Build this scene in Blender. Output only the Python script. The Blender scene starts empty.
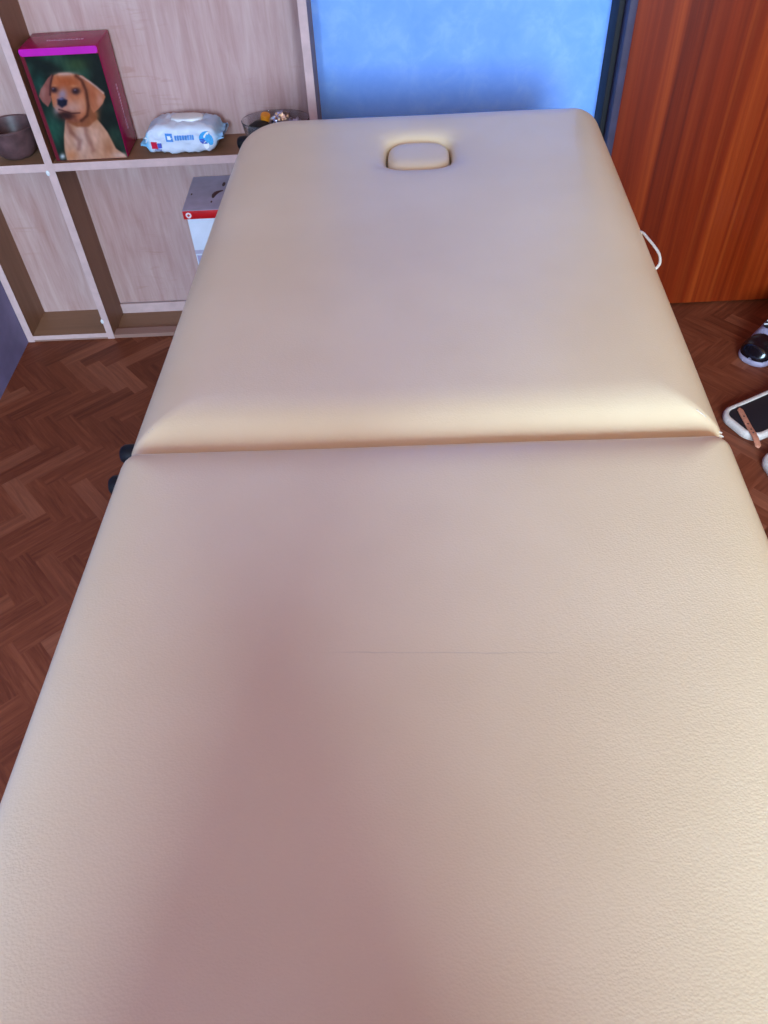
import bpy, bmesh, math, random
import numpy as np
from mathutils import Vector, Matrix, noise as mnoise
random.seed(7)
PI = math.pi
scene = bpy.context.scene
C = scene.collection

# ------------------------------------------------------------------ helpers
def lin(c):
    def f(v):
        v /= 255.0
        return v / 12.92 if v <= .04045 else ((v + .055) / 1.055) ** 2.4
    return (f(c[0]), f(c[1]), f(c[2]), 1.0)

class NT:
    def __init__(s, name, rough=.5, spec=.5):
        s.m = bpy.data.materials.new(name); s.m.use_nodes = True
        s.t = s.m.node_tree; s.b = s.t.nodes['Principled BSDF']
        s.b.inputs['Roughness'].default_value = rough
        s.b.inputs['Specular IOR Level'].default_value = spec
    def n(s, typ, **kw):
        x = s.t.nodes.new(typ)
        for k, v in kw.items():
            if k in x.inputs: x.inputs[k].default_value = v
            else: setattr(x, k, v)
        return x
    def l(s, a, b): s.t.links.new(a, b)
    def coords(s, scale=(1, 1, 1), rot=(0, 0, 0), kind='Object'):
        tc = s.n('ShaderNodeTexCoord'); mp = s.n('ShaderNodeMapping')
        mp.inputs['Scale'].default_value = scale; mp.inputs['Rotation'].default_value = rot
        s.l(tc.outputs[kind], mp.inputs['Vector']); return mp.outputs['Vector']
    def noise(s, vec, scale=5, detail=4, rough=.55, dist=0):
        x = s.n('ShaderNodeTexNoise'); x.inputs['Scale'].default_value = scale
        x.inputs['Detail'].default_value = detail; x.inputs['Roughness'].default_value = rough
        x.inputs['Distortion'].default_value = dist
        s.l(vec, x.inputs['Vector']); return x.outputs['Fac']
    def ramp(s, fac, stops):
        r = s.n('ShaderNodeValToRGB'); e = r.color_ramp.elements
        while len(e) < len(stops): e.new(.5)
        for el, (p, c) in zip(e, stops):
            el.position = p; el.color = lin(c) if max(c) > 1 else (*c, 1)
        s.l(fac, r.inputs['Fac']); return r.outputs['Color']
    def mix(s, fac, a, b, mode='MIX'):
        x = s.n('ShaderNodeMix'); x.data_type = 'RGBA'; x.blend_type = mode
        for sock, v in ((x.inputs[0], fac), (x.inputs[6], a), (x.inputs[7], b)):
            if isinstance(v, (int, float)): sock.default_value = v
            elif isinstance(v, tuple): sock.default_value = v
            else: s.l(v, sock)
        return x.outputs[2]
    def color(s, out): s.l(out, s.b.inputs['Base Color'])
    def bump(s, h, strength=.2, dist=.002):
        b = s.n('ShaderNodeBump'); b.inputs['Strength'].default_value = strength
        b.inputs['Distance'].default_value = dist
        s.l(h, b.inputs['Height']); s.l(b.outputs['Normal'], s.b.inputs['Normal'])

def mottled(name, c, var=.12, rough=.5, scale=60, spec=.5, bump=0, metal=0):
    """one colour with a slight procedural mottling"""
    k = NT(name, rough, spec); v = k.coords()
    nz = k.noise(v, scale, 3)
    lo = tuple(max(0, x * (1 - var)) for x in c); hi = tuple(min(255, x * (1 + var)) for x in c)
    k.color(k.ramp(nz, [(.3, lo), (.7, hi)]))
    k.b.inputs['Metallic'].default_value = metal
    if bump: k.bump(nz, bump, .001)
    return k.m

def wood(name, cols, scale, rough=.45, spec=.4, fig=.5, bump=.03):
    k = NT(name, rough, spec)
    v = k.coords(scale)
    a = k.noise(v, 1.0, 5, .6, .6)
    v2 = k.coords(tuple(x * .28 for x in scale))
    b = k.noise(v2, 1.0, 3, .5, 1.2)
    ca = k.ramp(a, [(.30, cols[0]), (.5, cols[1]), (.72, cols[2])])
    cb = k.ramp(b, [(.3, cols[0]), (.52, cols[1]), (.7, cols[2])])
    k.color(k.mix(fig, ca, cb)); k.bump(a, bump, .001)
    return k.m

def obj(name, bm, mat, parent=None, smooth=True, angle=40):
    me = bpy.data.meshes.new(name)
    bmesh.ops.recalc_face_normals(bm, faces=bm.faces[:])
    bm.to_mesh(me); bm.free()
    o = bpy.data.objects.new(name, me); C.objects.link(o)
    for m in (mat if isinstance(mat, (list, tuple)) else [mat]): me.materials.append(m)
    if smooth:
        me.polygons.foreach_set('use_smooth', [True] * len(me.polygons))
        me.set_sharp_from_angle(angle=math.radians(angle))
    if parent: o.parent = parent
    return o

def thing(name, label, cat, loc=(0, 0, 0), rotz=0, group=None):
    o = bpy.data.objects.new(name, None); C.objects.link(o)
    o.empty_display_size = .05
    o.location = loc; o.rotation_euler = (0, 0, rotz)
    tag(o, label, cat, group); return o
def tag(o, label, cat, group=None):
    o['label'] = label; o['category'] = cat
    if group: o['group'] = group
    return o
def struct(o, label, cat):
    o['kind'] = 'structure'; o['label'] = label; o['category'] = cat; return o

def add_box(bm, x0, x1, y0, y1, z0, z1, bev=0, seg=2):
    r = bmesh.ops.create_cube(bm, size=1)
    vs = r['verts']
    for v in vs:
        v.co = Vector(((x0 + x1) / 2 + v.co.x * (x1 - x0), (y0 + y1) / 2 + v.co.y * (y1 - y0), (z0 + z1) / 2 + v.co.z * (z1 - z0)))
    if bev:
        es = list({e for v in vs for e in v.link_edges})
        bmesh.ops.bevel(bm, geom=es, offset=bev, segments=seg, affect='EDGES', profile=.5)
    return bm
def box(*a, **k): return add_box(bmesh.new(), *a, **k)

def loft(bm, rings, cap0=True, cap1=True, closed=True):
    vr = [[bm.verts.new(p) for p in r] for r in rings]
    n = len(vr[0])
    for a, b in zip(vr, vr[1:]):
        for i in range(n if closed else n - 1):
            j = (i + 1) % n
            try: bm.faces.new((a[i], a[j], b[j], b[i]))
            except ValueError: pass
    if cap0: bm.faces.new(list(reversed(vr[0])))
    if cap1: bm.faces.new(vr[-1])
    return vr

def tube(bm, pts, r, n=10, caps=True):
    pts = [Vector(p) for p in pts]
    rings = []; up = Vector((0, 0, 1)); prev = None
    for i, p in enumerate(pts):
        t = (pts[min(i + 1, len(pts) - 1)] - pts[max(i - 1, 0)]).normalized()
        if prev is None:
            a = t.cross(up) if abs(t.dot(up)) < .95 else t.cross(Vector((1, 0, 0)))
        else: a = prev - t * prev.dot(t)
        a.normalize(); prev = a; b = t.cross(a)
        rr = r[i] if isinstance(r, (list, tuple)) else r
        rings.append([p + a * (rr * math.cos(2 * PI * k / n)) + b * (rr * math.sin(2 * PI * k / n)) for k in range(n)])
    loft(bm, rings, caps, caps); return bm

def spline(ctrl, n=8):
    P = [Vector(p) for p in ctrl]; out = []
    for i in range(len(P) - 1):
        p0, p1, p2, p3 = P[max(i - 1, 0)], P[i], P[i + 1], P[min(i + 2, len(P) - 1)]
        for k in range(n):
            t = k / n
            out.append(.5 * ((2 * p1) + (p2 - p0) * t + (2 * p0 - 5 * p1 + 4 * p2 - p3) * t * t + (3 * p1 - p0 - 3 * p2 + p3) * t ** 3))
    out.append(P[-1]); return out

def rrect(x0, x1, y0, y1, rad, nc=12, ne=30):
    """rounded rectangle, counter-clockwise from the bottom-right; rad = (br, tr, tl, bl)"""
    cs = [(x1, y0, -1, 1, -PI / 2), (x1, y1, -1, -1, 0), (x0, y1, 1, -1, PI / 2), (x0, y0, 1, 1, PI)]
    arcs = []
    for (cx, cy, sx, sy, a0), r in zip(cs, rad):
        ox, oy = cx + sx * r, cy + sy * r
        arcs.append([(ox + r * math.cos(a0 + PI / 2 * k / nc), oy + r * math.sin(a0 + PI / 2 * k / nc)) for k in range(nc + 1)])
    out = []
    for i, a in enumerate(arcs):
        out += a; b = arcs[(i + 1) % 4][0]; e = a[-1]
        out += [(e[0] + (b[0] - e[0]) * k / ne, e[1] + (b[1] - e[1]) * k / ne) for k in range(1, ne)]
    return out

def superell(cx, cy, a, b, n, ang):
    c, s = math.cos(ang), math.sin(ang)
    r = (abs(c / a) ** n + abs(s / b) ** n) ** (-1 / n)
    return (cx + r * c, cy + r * s)

# ------------------------------------------------------------------ materials
def leather(crease=False):
    k = NT('cream_vinyl', .40, .45)
    v = k.coords((1, 1.0, 1))
    big = k.noise(v, 6, 2)
    base = k.ramp(big, [(.35, (232, 208, 168)), (.65, (237, 214, 175))])
    vo = k.n('ShaderNodeTexVoronoi'); vo.inputs['Scale'].default_value = 520
    k.l(k.coords((.85, 1.15, 1)), vo.inputs['Vector'])
    fine = k.noise(v, 420, 3, .6)
    add = k.n('ShaderNodeMath', operation='ADD'); k.l(vo.outputs['Distance'], add.inputs[0]); k.l(fine, add.inputs[1])
    h = add.outputs[0]
    if crease:   # one faint cross crease in the vinyl
        def m(op, a, b=None, **kw):
            x = k.n('ShaderNodeMath', operation=op)
            for i, q in enumerate((a, b)):
                if q is None: continue
                if isinstance(q, (int, float)): x.inputs[i].default_value = q
                else: k.l(q, x.inputs[i])
            return x.outputs[0]
        sp = k.n('ShaderNodeSeparateXYZ'); k.l(v, sp.inputs[0])
        wob = m('MULTIPLY', m('SUBTRACT', k.noise(k.coords((30, 0, 0)), 1, 2), .5), .004)
        d = m('ABSOLUTE', m('ADD', m('ADD', sp.outputs['Y'], .252), wob))
        ln = m('SUBTRACT', 1.0, m('DIVIDE', d, .0009)); ln = m('MAXIMUM', ln, 0.0)
        un = m('MAXIMUM', m('SUBTRACT', 1.0, m('DIVIDE', m('ABSOLUTE', m('SUBTRACT', sp.outputs['X'], .015)), .10)), 0.0)
        brk = m('MULTIPLY', k.noise(k.coords((60, 1, 1)), 1, 2), 1.6)
        ln = m('MINIMUM', m('MULTIPLY', m('MULTIPLY', ln, m('MINIMUM', m('MULTIPLY', un, 3.0), 1.0)), brk), 1.0)
        base = k.mix(m('MULTIPLY', ln, .28), base, (.36, .27, .20, 1))
        h = m('SUBTRACT', h, m('MULTIPLY', ln, .8))
    k.color(base)
    k.bump(h, .12, .0011)
    rg = k.ramp(k.noise(v, 14, 2), [(.3, (.29, .29, .29)), (.7, (.36, .36, .36))])
    k.l(rg, k.b.inputs['Roughness'])
    return k.m
M_VINYL = leather(); M_VINYLC = leather(True)
def oak_panel():
    k = NT('pale_oak_laminate', .5, .3)
    a = k.noise(k.coords((70, 70, 7)), 1, 5, .62, .5); b = k.noise(k.coords((11, 11, 2.2)), 1, 3, .5, 1.4)
    c = k.noise(k.coords((9, 9, 60)), 1, 3, .6, 1.0); d = k.noise(k.coords((7, 7, 5)), 1, 2)
    ca = k.ramp(a, [(.28, (168, 126, 118)), (.5, (188, 152, 147)), (.74, (205, 174, 170))])
    cb = k.ramp(b, [(.3, (175, 132, 126)), (.5, (190, 154, 149)), (.7, (203, 172, 169))])
    base = k.mix(.42, ca, cb)
    m = k.n('ShaderNodeMath', operation='MULTIPLY'); k.l(k.ramp(c, [(.56, (0, 0, 0)), (.68, (1, 1, 1))]), m.inputs[0]); k.l(k.ramp(d, [(.52, (0, 0, 0)), (.62, (.45, .45, .45))]), m.inputs[1])
    k.color(k.mix(m.outputs[0], base, lin((168, 122, 108)))); k.bump(a, .03, .001)
    return k.m
M_OAK = oak_panel()
M_OAKH = wood('pale_oak_laminate_across', [(166, 138, 144), (184, 156, 162), (200, 174, 178)], (2.2, 26, 26), .5, .35)
M_EDGE = mottled('pale_edge_band', (204, 172, 170), .04, .5, 40)
M_INNER = wood('darker_oak_laminate', [(120, 84, 62), (140, 102, 78), (156, 117, 92)], (26, 26, 2.2), .5, .3)  # board faces browner than the back panel and front edges
M_INNERH = wood('darker_oak_laminate_across', [(120, 84, 62), (140, 102, 78), (156, 117, 92)], (2.2, 26, 26), .5, .3)
M_DOOR = wood('mahogany_veneer', [(78, 15, 2), (122, 36, 7), (158, 64, 21)], (52, 52, .7), .32, .4, .45, .02)
M_BLACK = mottled('black_rubber', (18, 17, 19), .15, .5, 80, .25)
M_DARKTRIM = mottled('dark_blue_grey_trim', (62, 56, 78), .08, .5, 40)
M_SHADOWGAP = mottled('painted_gap_shadow', (16, 14, 20), .1, .7, 40)  # black colour stands in for shade in the gap beside the trim
M_BEECH = wood('beech_frame_wood', [(170, 120, 75), (190, 140, 92), (205, 158, 110)], (30, 30, 3), .4, .4)
M_WHITE = mottled('white_plastic', (225, 225, 228), .02, .35, 40)
M_CORD = mottled('white_cord', (208, 194, 180), .06, .6, 400)
M_CEIL = mottled('warm_bounce_ceiling', (178, 122, 76), .03, .8, 8)  # tan set so the ceiling bounces warm fill onto the table
M_SIDEWALL = mottled('warm_wall_paint', (132, 74, 40), .04, .8, 10)  # unseen walls, tint picked for warm bounce light

def wallpaper():
    k = NT('blue_mottled_wallpaper', .6, .3)
    v = k.coords()
    a = k.noise(v, 22, 6, .65, .4); b = k.noise(v, 5, 2)
    ca = k.ramp(a, [(.32, (114, 162, 248)), (.5, (126, 172, 253)), (.68, (148, 190, 255))])
    cb = k.ramp(b, [(.35, (118, 166, 250)), (.65, (138, 182, 255))])
    k.color(k.mix(.4, ca, cb)); k.bump(a, .05, .001)
    return k.m
M_WALL = wallpaper()
M_LEFT = mottled('grey_blue_wall', (126, 121, 164), .05, .6, 20)

# ------------------------------------------------------------------ room
XL, XR, YB, YF, ZC = -.918, 1.32, 1.757, -1.85, 2.5
def room():
    # herringbone floor: every plank a face with its own tone and its own grain run
    W = .0354; n = 4; th = math.radians(-45 - 4.5)
    ct, st = math.cos(th), math.sin(th)
    ox, oy = -.775, 1.127
    quads = []
    for k in range(-75, 76):
        for m in range(-13, 14):
            bx, by = k + n * m, k - n * m
            for kind in (0, 1):
                if kind == 0: r = (bx, bx + n, by, by + 1)
                else: r = (bx, bx + 1, by + 1, by + 1 + n)
                pts = []
                for (px, py) in ((r[0], r[2]), (r[1], r[2]), (r[1], r[3]), (r[0], r[3])):
                    px *= W; py *= W
                    pts.append((ox + px * ct - py * st, oy + px * st + py * ct))
                cx = sum(p[0] for p in pts) / 4; cy = sum(p[1] for p in pts) / 4
                if XL - .12 < cx < XR + .12 and YF - .12 < cy < YB + .12: quads.append((pts, kind))
    bm = bmesh.new(); uvl = bm.loops.layers.uv.new('plank'); cl = bm.loops.layers.float_color.new('tone')
    for pts, kind in quads:
        f = bm.faces.new([bm.verts.new((p[0], p[1], 0)) for p in pts])
        u0, v0 = random.uniform(0, 40), random.uniform(0, 40); t = random.random(); t2 = random.random()
        uv = ((0, 0), (n * W, 0), (n * W, W), (0, W)) if kind == 0 else ((0, 0), (0, W), (n * W, W), (n * W, 0))
        if kind: uv = ((0, 0), (0, -W), (n * W, -W), (n * W, 0))
        for lp, (a, b) in zip(f.loops, uv):
            lp[uvl].uv = (u0 + a, v0 + b); lp[cl] = (t, t2, 0, 1)
    # clip to the room
    for co, no in (((XL, 0, 0), (-1, 0, 0)), ((XR, 0, 0), (1, 0, 0)), ((0, YF, 0), (0, -1, 0)), ((0, YB, 0), (0, 1, 0))):
        g = bm.verts[:] + bm.edges[:] + bm.faces[:]
        bmesh.ops.bisect_plane(bm, geom=g, plane_co=co, plane_no=no, clear_outer=True)
    k = NT('herringbone_vinyl', .5, .3)
    uvn = k.n('ShaderNodeUVMap', uv_map='plank'); mp = k.n('ShaderNodeMapping')
    mp.inputs['Scale'].default_value = (8, 110, 1); k.l(uvn.outputs['UV'], mp.inputs['Vector'])
    g = k.noise(mp.outputs['Vector'], 1, 5, .65, .8)
    at = k.n('ShaderNodeAttribute', attribute_name='tone'); sp = k.n('ShaderNodeSeparateColor')
    k.l(at.outputs['Color'], sp.inputs['Color'])
    grain = k.ramp(g, [(.3, (82, 34, 15)), (.5, (116, 57, 34)), (.74, (150, 84, 56))])
    tone = k.ramp(sp.outputs['Red'], [(0, (86, 36, 17)), (.45, (108, 51, 29)), (.8, (124, 63, 39)), (1, (162, 100, 74))])
    k.color(k.mix(.42, grain, tone)); k.bump(g, .04, .001)
    fl = obj('floor', bm, k.m, smooth=False); struct(fl, 'brown herringbone plank floor', 'floor')
    fl.modifiers.new('thickness', 'SOLIDIFY').thickness = .02; fl.modifiers['thickness'].offset = -1 if fl.data.polygons[0].normal.z > 0 else 1

    T = .1
    w = obj('wall_back', box(XL - T, XR + T, YB, YB + T, 0, ZC), M_WALL, smooth=False); struct(w, 'light blue mottled papered wall behind the massage table', 'wall')
    w = obj('wall_left', box(XL - T, XL, YF, YB, 0, ZC), M_LEFT, smooth=False); struct(w, 'grey blue side wall left of the shelf unit', 'wall')
    w = obj('wall_right', box(XR, XR + T, YF, YB, 0, ZC), M_SIDEWALL, smooth=False); struct(w, 'plain warm side wall on the right', 'wall')
    c = obj('ceiling', box(XL - T, XR + T, YF - T, YB + T, ZC, ZC + T), M_CEIL, smooth=False); struct(c, 'unseen ceiling tinted for warm bounce', 'ceiling')
    # front wall (behind the viewpoint) with two window openings and a pier between
    bm = bmesh.new()
    xs = [XL - T] + [v for wn in WINS for v in wn[:2]] + [XR + T]
    z0, z1 = WINS[0][2], WINS[0][3]
    add_box(bm, xs[0], xs[-1], YF - T, YF, 0, z0)
    add_box(bm, xs[0], xs[-1], YF - T, YF, z1, ZC)
    for a, b in zip(xs[0::2], xs[1::2]): add_box(bm, a, b, YF - T, YF, z0, z1)
    w = obj('wall_front', bm, M_SIDEWALL, smooth=False); struct(w, 'window wall opposite the blue wall', 'wall')
    for i, (x0, x1, za, zb, e, col) in enumerate(WINS):
        bm = bmesh.new(); t = .045
        add_box(bm, x0, x0 + t, YF - .07, YF - .02, za, zb, .004); add_box(bm, x1 - t, x1, YF - .07, YF - .02, za, zb, .004)
        add_box(bm, x0 + t, x1 - t, YF - .07, YF - .02, za, za + t, .004); add_box(bm, x0 + t, x1 - t, YF - .07, YF - .02, zb - t, zb, .004)
        o = obj('window_%d' % (i + 1), bm, M_WHITE); struct(o, 'white framed window', 'window')
        L = bpy.data.lights.new('window_daylight', 'AREA'); L.shape = 'RECTANGLE'
        L.size = x1 - x0 - 2 * t; L.size_y = zb - za - 2 * t; L.energy = e; L.color = col
        lo = bpy.data.objects.new('window_daylight', L); C.objects.link(lo)
        lo.location = ((x0 + x1) / 2, YF - .075, (za + zb) / 2); lo.rotation_euler = (PI / 2, 0, 0)
        lo.rotation_euler = (Vector((0, 1, 0))).to_track_quat('-Z', 'Z').to_euler()

WINS = [(-.72, .94, .7, 2.0, 220, (.78, 1.14, 1.47))]
room()

# door, dark trim
def door():
    bm = box(.490, 1.30, 1.677, 1.72, .004, 2.05, .003)
    d = obj('door_1', bm, M_DOOR); struct(d, 'reddish mahogany veneer door right of the blue wall', 'door')
    bm = bmesh.new(); tube(bm, spline([(1.24, 1.677, 1.02), (1.24, 1.64, 1.02), (1.23, 1.63, 1.02), (1.14, 1.63, 1.02)], 6), .009)
    obj('door_handle', bm, mottled('brushed_steel', (170, 170, 172), .05, .3, 50, .5, 0, 1), d)
    t = obj('trim_1', box(.4735, .489, 1.668, YB, 0, 2.1, .002), M_DARKTRIM); struct(t, 'narrow dark grey upright strip between blue wall and door', 'trim')
    t = obj('gap_shadow', box(.462, .473, 1.700, YB, 0, 2.1, .001), M_SHADOWGAP); struct(t, 'black strip drawn as the shadow gap beside the dark door frame', 'trim')
    t = obj('trim_3', box(.489, 1.30, 1.668, YB, 2.055, 2.1, .002), M_DARKTRIM); struct(t, 'dark door head trim', 'trim')
door()

# ------------------------------------------------------------------ massage table
SX, SY, TY, ZT = .0281, .5794, .0424, .586
HW = .311; LEN = .872; SEAM = .011; SHEAR = .030
def table():
    t = thing('massage_table', 'cream vinyl folding massage table with two cushions and a face hole plug', 'massage table', (SX, SY, 0), -TY)
    prof = [(.022, -.074), (.006, -.072), (-.001, -.064), (-.004, -.052), (-.0035, -.042), (-.001, -.034), (.002, -.028), (.006, -.0225), (.011, -.0175), (.017, -.013), (.025, -.0085), (.035, -.0048), (.047, -.002), (.060, -.0005), (.072, 0)]
    NC, NE = 14, 48
    def contour(x0, x1, y0, y1, rad, d):
        return rrect(x0 + d, x1 - d, y0 + d, y1 - d, [max(r - d, .008) for r in rad], NC, NE)
    def sag(x, y):   # soft unevenness of the foam
        return .0012 * mnoise.noise(Vector((x * 5, y * 5, .3)))
    # far cushion with the face hole
    g = .0015
    dims = (-HW - .003, HW + .005, SEAM + g, LEN + .007, (.016, .046, .085, .016))
    rings = [[Vector((p[0], p[1], ZT + z)) for p in contour(*dims, d)] for d, z in prof]
    hx, hy, ha, hb, hn = -.001, .692, .053, .053, 3.2
    hprof = [(.05, 0), (.036, -.0004), (.025, -.0014), (.016, -.0034), (.009, -.0064), (.004, -.0102), (.001, -.015), (0, -.024), (0, -.060)]
    last = contour(*dims, .072)
    angs = [math.atan2(p[1] - hy, p[0] - hx) for p in last]
    def hring(e, z): return [Vector((*superell(hx, hy, ha + e, hb + e, hn if e < .03 else 2.6, a), ZT + z)) for a in angs]
    h0 = hring(*hprof[0])
    for k in range(1, 8):
        rings.append([Vector((p[0], p[1], ZT)).lerp(q, k / 8) for p, q in zip(last, h0)])
    rings += [hring(e, z) for e, z in hprof]
    for r in rings:
        for v in r:
            v.z += sag(v.x, v.y); v.y += SHEAR * v.x
    bm = bmesh.new(); loft(bm, rings, True, True)
    obj('cushion', bm, M_VINYL, t, angle=80)
    # near cushion
    dims = (-HW - .003, HW + .003, -LEN, SEAM - g, (.06, .020, .020, .06))
    profn = [(.022, -.074), (.006, -.072), (-.001, -.064), (-.004, -.052), (-.0042, -.042), (-.0035, -.034), (-.0015, -.026), (.001, -.020), (.0045, -.0148), (.009, -.0105), (.015, -.007), (.024, -.0038), (.036, -.0016), (.050, -.0004), (.062, 0)]
    rings = [[Vector((p[0], p[1], ZT + z)) for p in contour(*dims, d)] for d, z in profn]
    last = contour(*dims, .062); cy = -LEN / 2
    for k in range(1, 12):
        s = 1 - k / 12
        rings.append([Vector((p[0] * s, cy + (p[1] - cy) * s, ZT)) for p in last])
    for r in rings:
        for v in r:
            v.z += sag(v.x, v.y); v.y += SHEAR * v.x
    bm = bmesh.new(); loft(bm, rings, True, True)
    obj('cushion', bm, M_VINYLC, t, angle=80)
    # plug in the face hole
    pr = [(.002, -.058), (.0022, -.022), (.003, -.0150), (.0050, -.0112), (.009, -.0084), (.015, -.0064), (.024, -.0050), (.036, -.0045)]
    A = [2 * PI * k / 96 for k in range(96)]
    rings = [[(*superell(hx, hy, ha - e, hb - e, hn, a), ZT + z) for a in A] for e, z in pr]
    bm = bmesh.new(); loft(bm, rings)
    p = obj('face_hole_plug', bm, M_VINYL, t, angle=80); p['label'] = 'rounded cream plug set in the face hole'
    # black end caps beside the left edge
    for (u, v, z, r, out) in ((-HW + .004, .030, -.046, .0115, .0270), (-HW + .002, -.018, -.046, .0115, .0245), (-HW + .012, .836, -.040, .012, .028)):
        bm = bmesh.new()
        R = [(0.02, .9), (.0, 1), (-out * .55, 1), (-out * .8, .93), (-out * .94, .72), (-out, .35)]
        rings = [[(u + dx, v + r * s * math.cos(2 * PI * k / 24), ZT + z + r * s * math.sin(2 * PI * k / 24)) for k in range(24)] for dx, s in R]
        loft(bm, rings); obj('end_cap', bm, M_BLACK, t)
    # cord loop at the right edge
    bm = bmesh.new()
    tube(bm, spline([(HW - .005, .462, ZT - .028), (HW + .0025, .448, ZT - .024), (HW + .0065, .432, ZT - .024), (HW + .0120, .414, ZT - .026), (HW + .0165, .398, ZT - .030), (HW + .0150, .384, ZT - .036), (HW + .005, .376, ZT - .042), (HW - .006, .373, ZT - .045)], 8), .0019, 10)
    cdo = obj('cord_loop', bm, M_CORD, t); cdo['label'] = 'thin white cord loop hanging out at the right edge'
    # fraying piping at the cushion corners
    for sgn in (1, -1):
        a = -.006
        ctl = [(sgn * (HW - .024), SEAM + .028 + sgn * .009, ZT - .0088), (sgn * (HW - .013), SEAM + .020 + sgn * .009, ZT - .0150), (sgn * (HW - .005), SEAM + .012 + sgn * .009, ZT - .024), (sgn * (HW - .0010), SEAM + .007 + sgn * .009, ZT - .036)]
        bm = bmesh.new(); tube(bm, spline(ctl, 8), [.0003 + .0006 * math.sin(k * 1.9) ** 4 for k in range(25)], 8)
        if sgn > 0:
            for k in range(5):
                q = Vector((HW - .0015 + .001 * (k % 2), SEAM + .022 - .003 * k, ZT - .026 - .003 * k))
                tube(bm, [q, q + Vector((.003, -.001, .001 * ((k % 3) - 1))), q + Vector((.0045, -.002, -.001))], .0008, 6)
        pp = obj('seam_piping', bm, M_CORD, t); pp['label'] = 'frayed pale piping at the cushion corner'
    # timber frame and legs under the cushions
    for y0, y1 in ((.004, LEN - .02), (-LEN + .02, -.004)):
        obj('base_board', box(-HW + .02, HW - .02, y0, y1, ZT - .083, ZT - .0745, .002), M_BEECH, t)
        for s in (-1, 1):
            x0, x1 = sorted((s * (HW - .05), s * (HW - .026)))
            obj('side_rail', box(x0, x1, y0 + .01, y1 - .01, ZT - .14, ZT - .0835, .004), M_BEECH, t)
        yl = y1 - .14 if y0 > 0 else y0 + .14
        for s in (-1, 1):
            bm = bmesh.new()
            x = s * (HW - .072)
            add_box(bm, x - .018, x + .018, yl - .019, yl + .019, .02, ZT - .09, .006)
            lg = obj('leg', bm, M_BEECH, t)
            obj('rubber_foot', box(x - .02, x + .02, yl - .021, yl + .021, .0005, .0205, .004), M_BLACK, lg)
        obj('cross_bar', box(-HW + .09, HW - .09, yl - .012, yl + .012, .2, .24, .004), M_BEECH, t)
table()

# ------------------------------------------------------------------ shelf unit
SF, SBK, ZS = 1.639, 1.748, .439          # front plane, back panel face, shelf top
XP = -.131
M_KICK = wood('brown_plinth_wood', [(138, 100, 88), (152, 114, 102), (166, 128, 116)], (2.2, 26, 26), .5, .3)
def shelf():
    t = thing('shelf_unit', 'pale oak open shelf unit with compartments against the blue wall', 'shelf unit', (0, 0, 0))
    TH = .0168
    def board(name, x0, x1, z0, z1, mat, y1=SBK, y0=SF):
        bm = bmesh.new(); add_box(bm, x0, x1, y0 + .001, y1, z0, z1)
        o = obj(name, bm, mat, t, smooth=False)
        e = obj('edge_band', box(x0, x1, y0, y0 + .001, z0, z1, .0004, 1), M_EDGE, o, smooth=False)
        return o
    ztop = 1.3
    board('side_panel', XL + .001, XL + .001 + TH, 0.0005, ztop, M_INNER)
    dv = board('divider', -.697 - TH, -.697, 0.0005, ztop, M_INNER)
    board('side_panel', XP - TH, XP, .0005, ztop, M_INNER)
    xl, xd0, xd1, xr = XL + .001 + TH, -.697 - TH, -.697, XP - TH
    for a, b in ((xl, xd0), (xd1, xr)):
        board('shelf', a, b, ZS - TH, ZS, M_INNERH); board('shelf', a, b, .88 - TH, .88, M_INNERH)
    board('top_panel', XL + .001, XP, ztop, ztop + TH, M_OAKH)
    board('bottom_panel', xl, xd0, .006, TH + .001, M_INNERH)
    obj('plinth', box(XL + .001, XP, SF + .002, SF + .012, .0004, .0058), M_KICK, t, smooth=False)
    obj('bottom_panel', box(xd1, xr, SF + .0005, 1.668, .0060, .0110, .0008), M_KICK, t, smooth=False)
    obj('bottom_panel', box(xd1, xr, 1.669, SBK, .0005, .0050), M_INNERH, t, smooth=False)
    obj('back_panel', box(XL + .001, xd1, SBK, SBK + .006, .0005, ztop), M_OAK, t, smooth=False)
    obj('back_panel', box(xd1, XP, SBK, SBK + .006, .0345, ztop), M_OAK, t, smooth=False)
    obj('back_rail', box(xd1, XP, SBK - .003, SBK + .006, .0045, .0315, .0005), M_EDGE, t, smooth=False)
    for z in (.420, .052):
        bm = bmesh.new()
        rings = [[(-.697 - TH + .0005 + r * .85 * math.cos(2 * PI * k / 16), SF - dy, z + r * 1.3 * math.sin(2 * PI * k / 16)) for k in range(16)] for dy, r in ((-.003, .0045), (.0012, .0045), (.0024, .0032), (.0027, .001))]
        loft(bm, rings); o = obj('screw_cap', bm, M_WHITE, t)
shelf()

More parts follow.
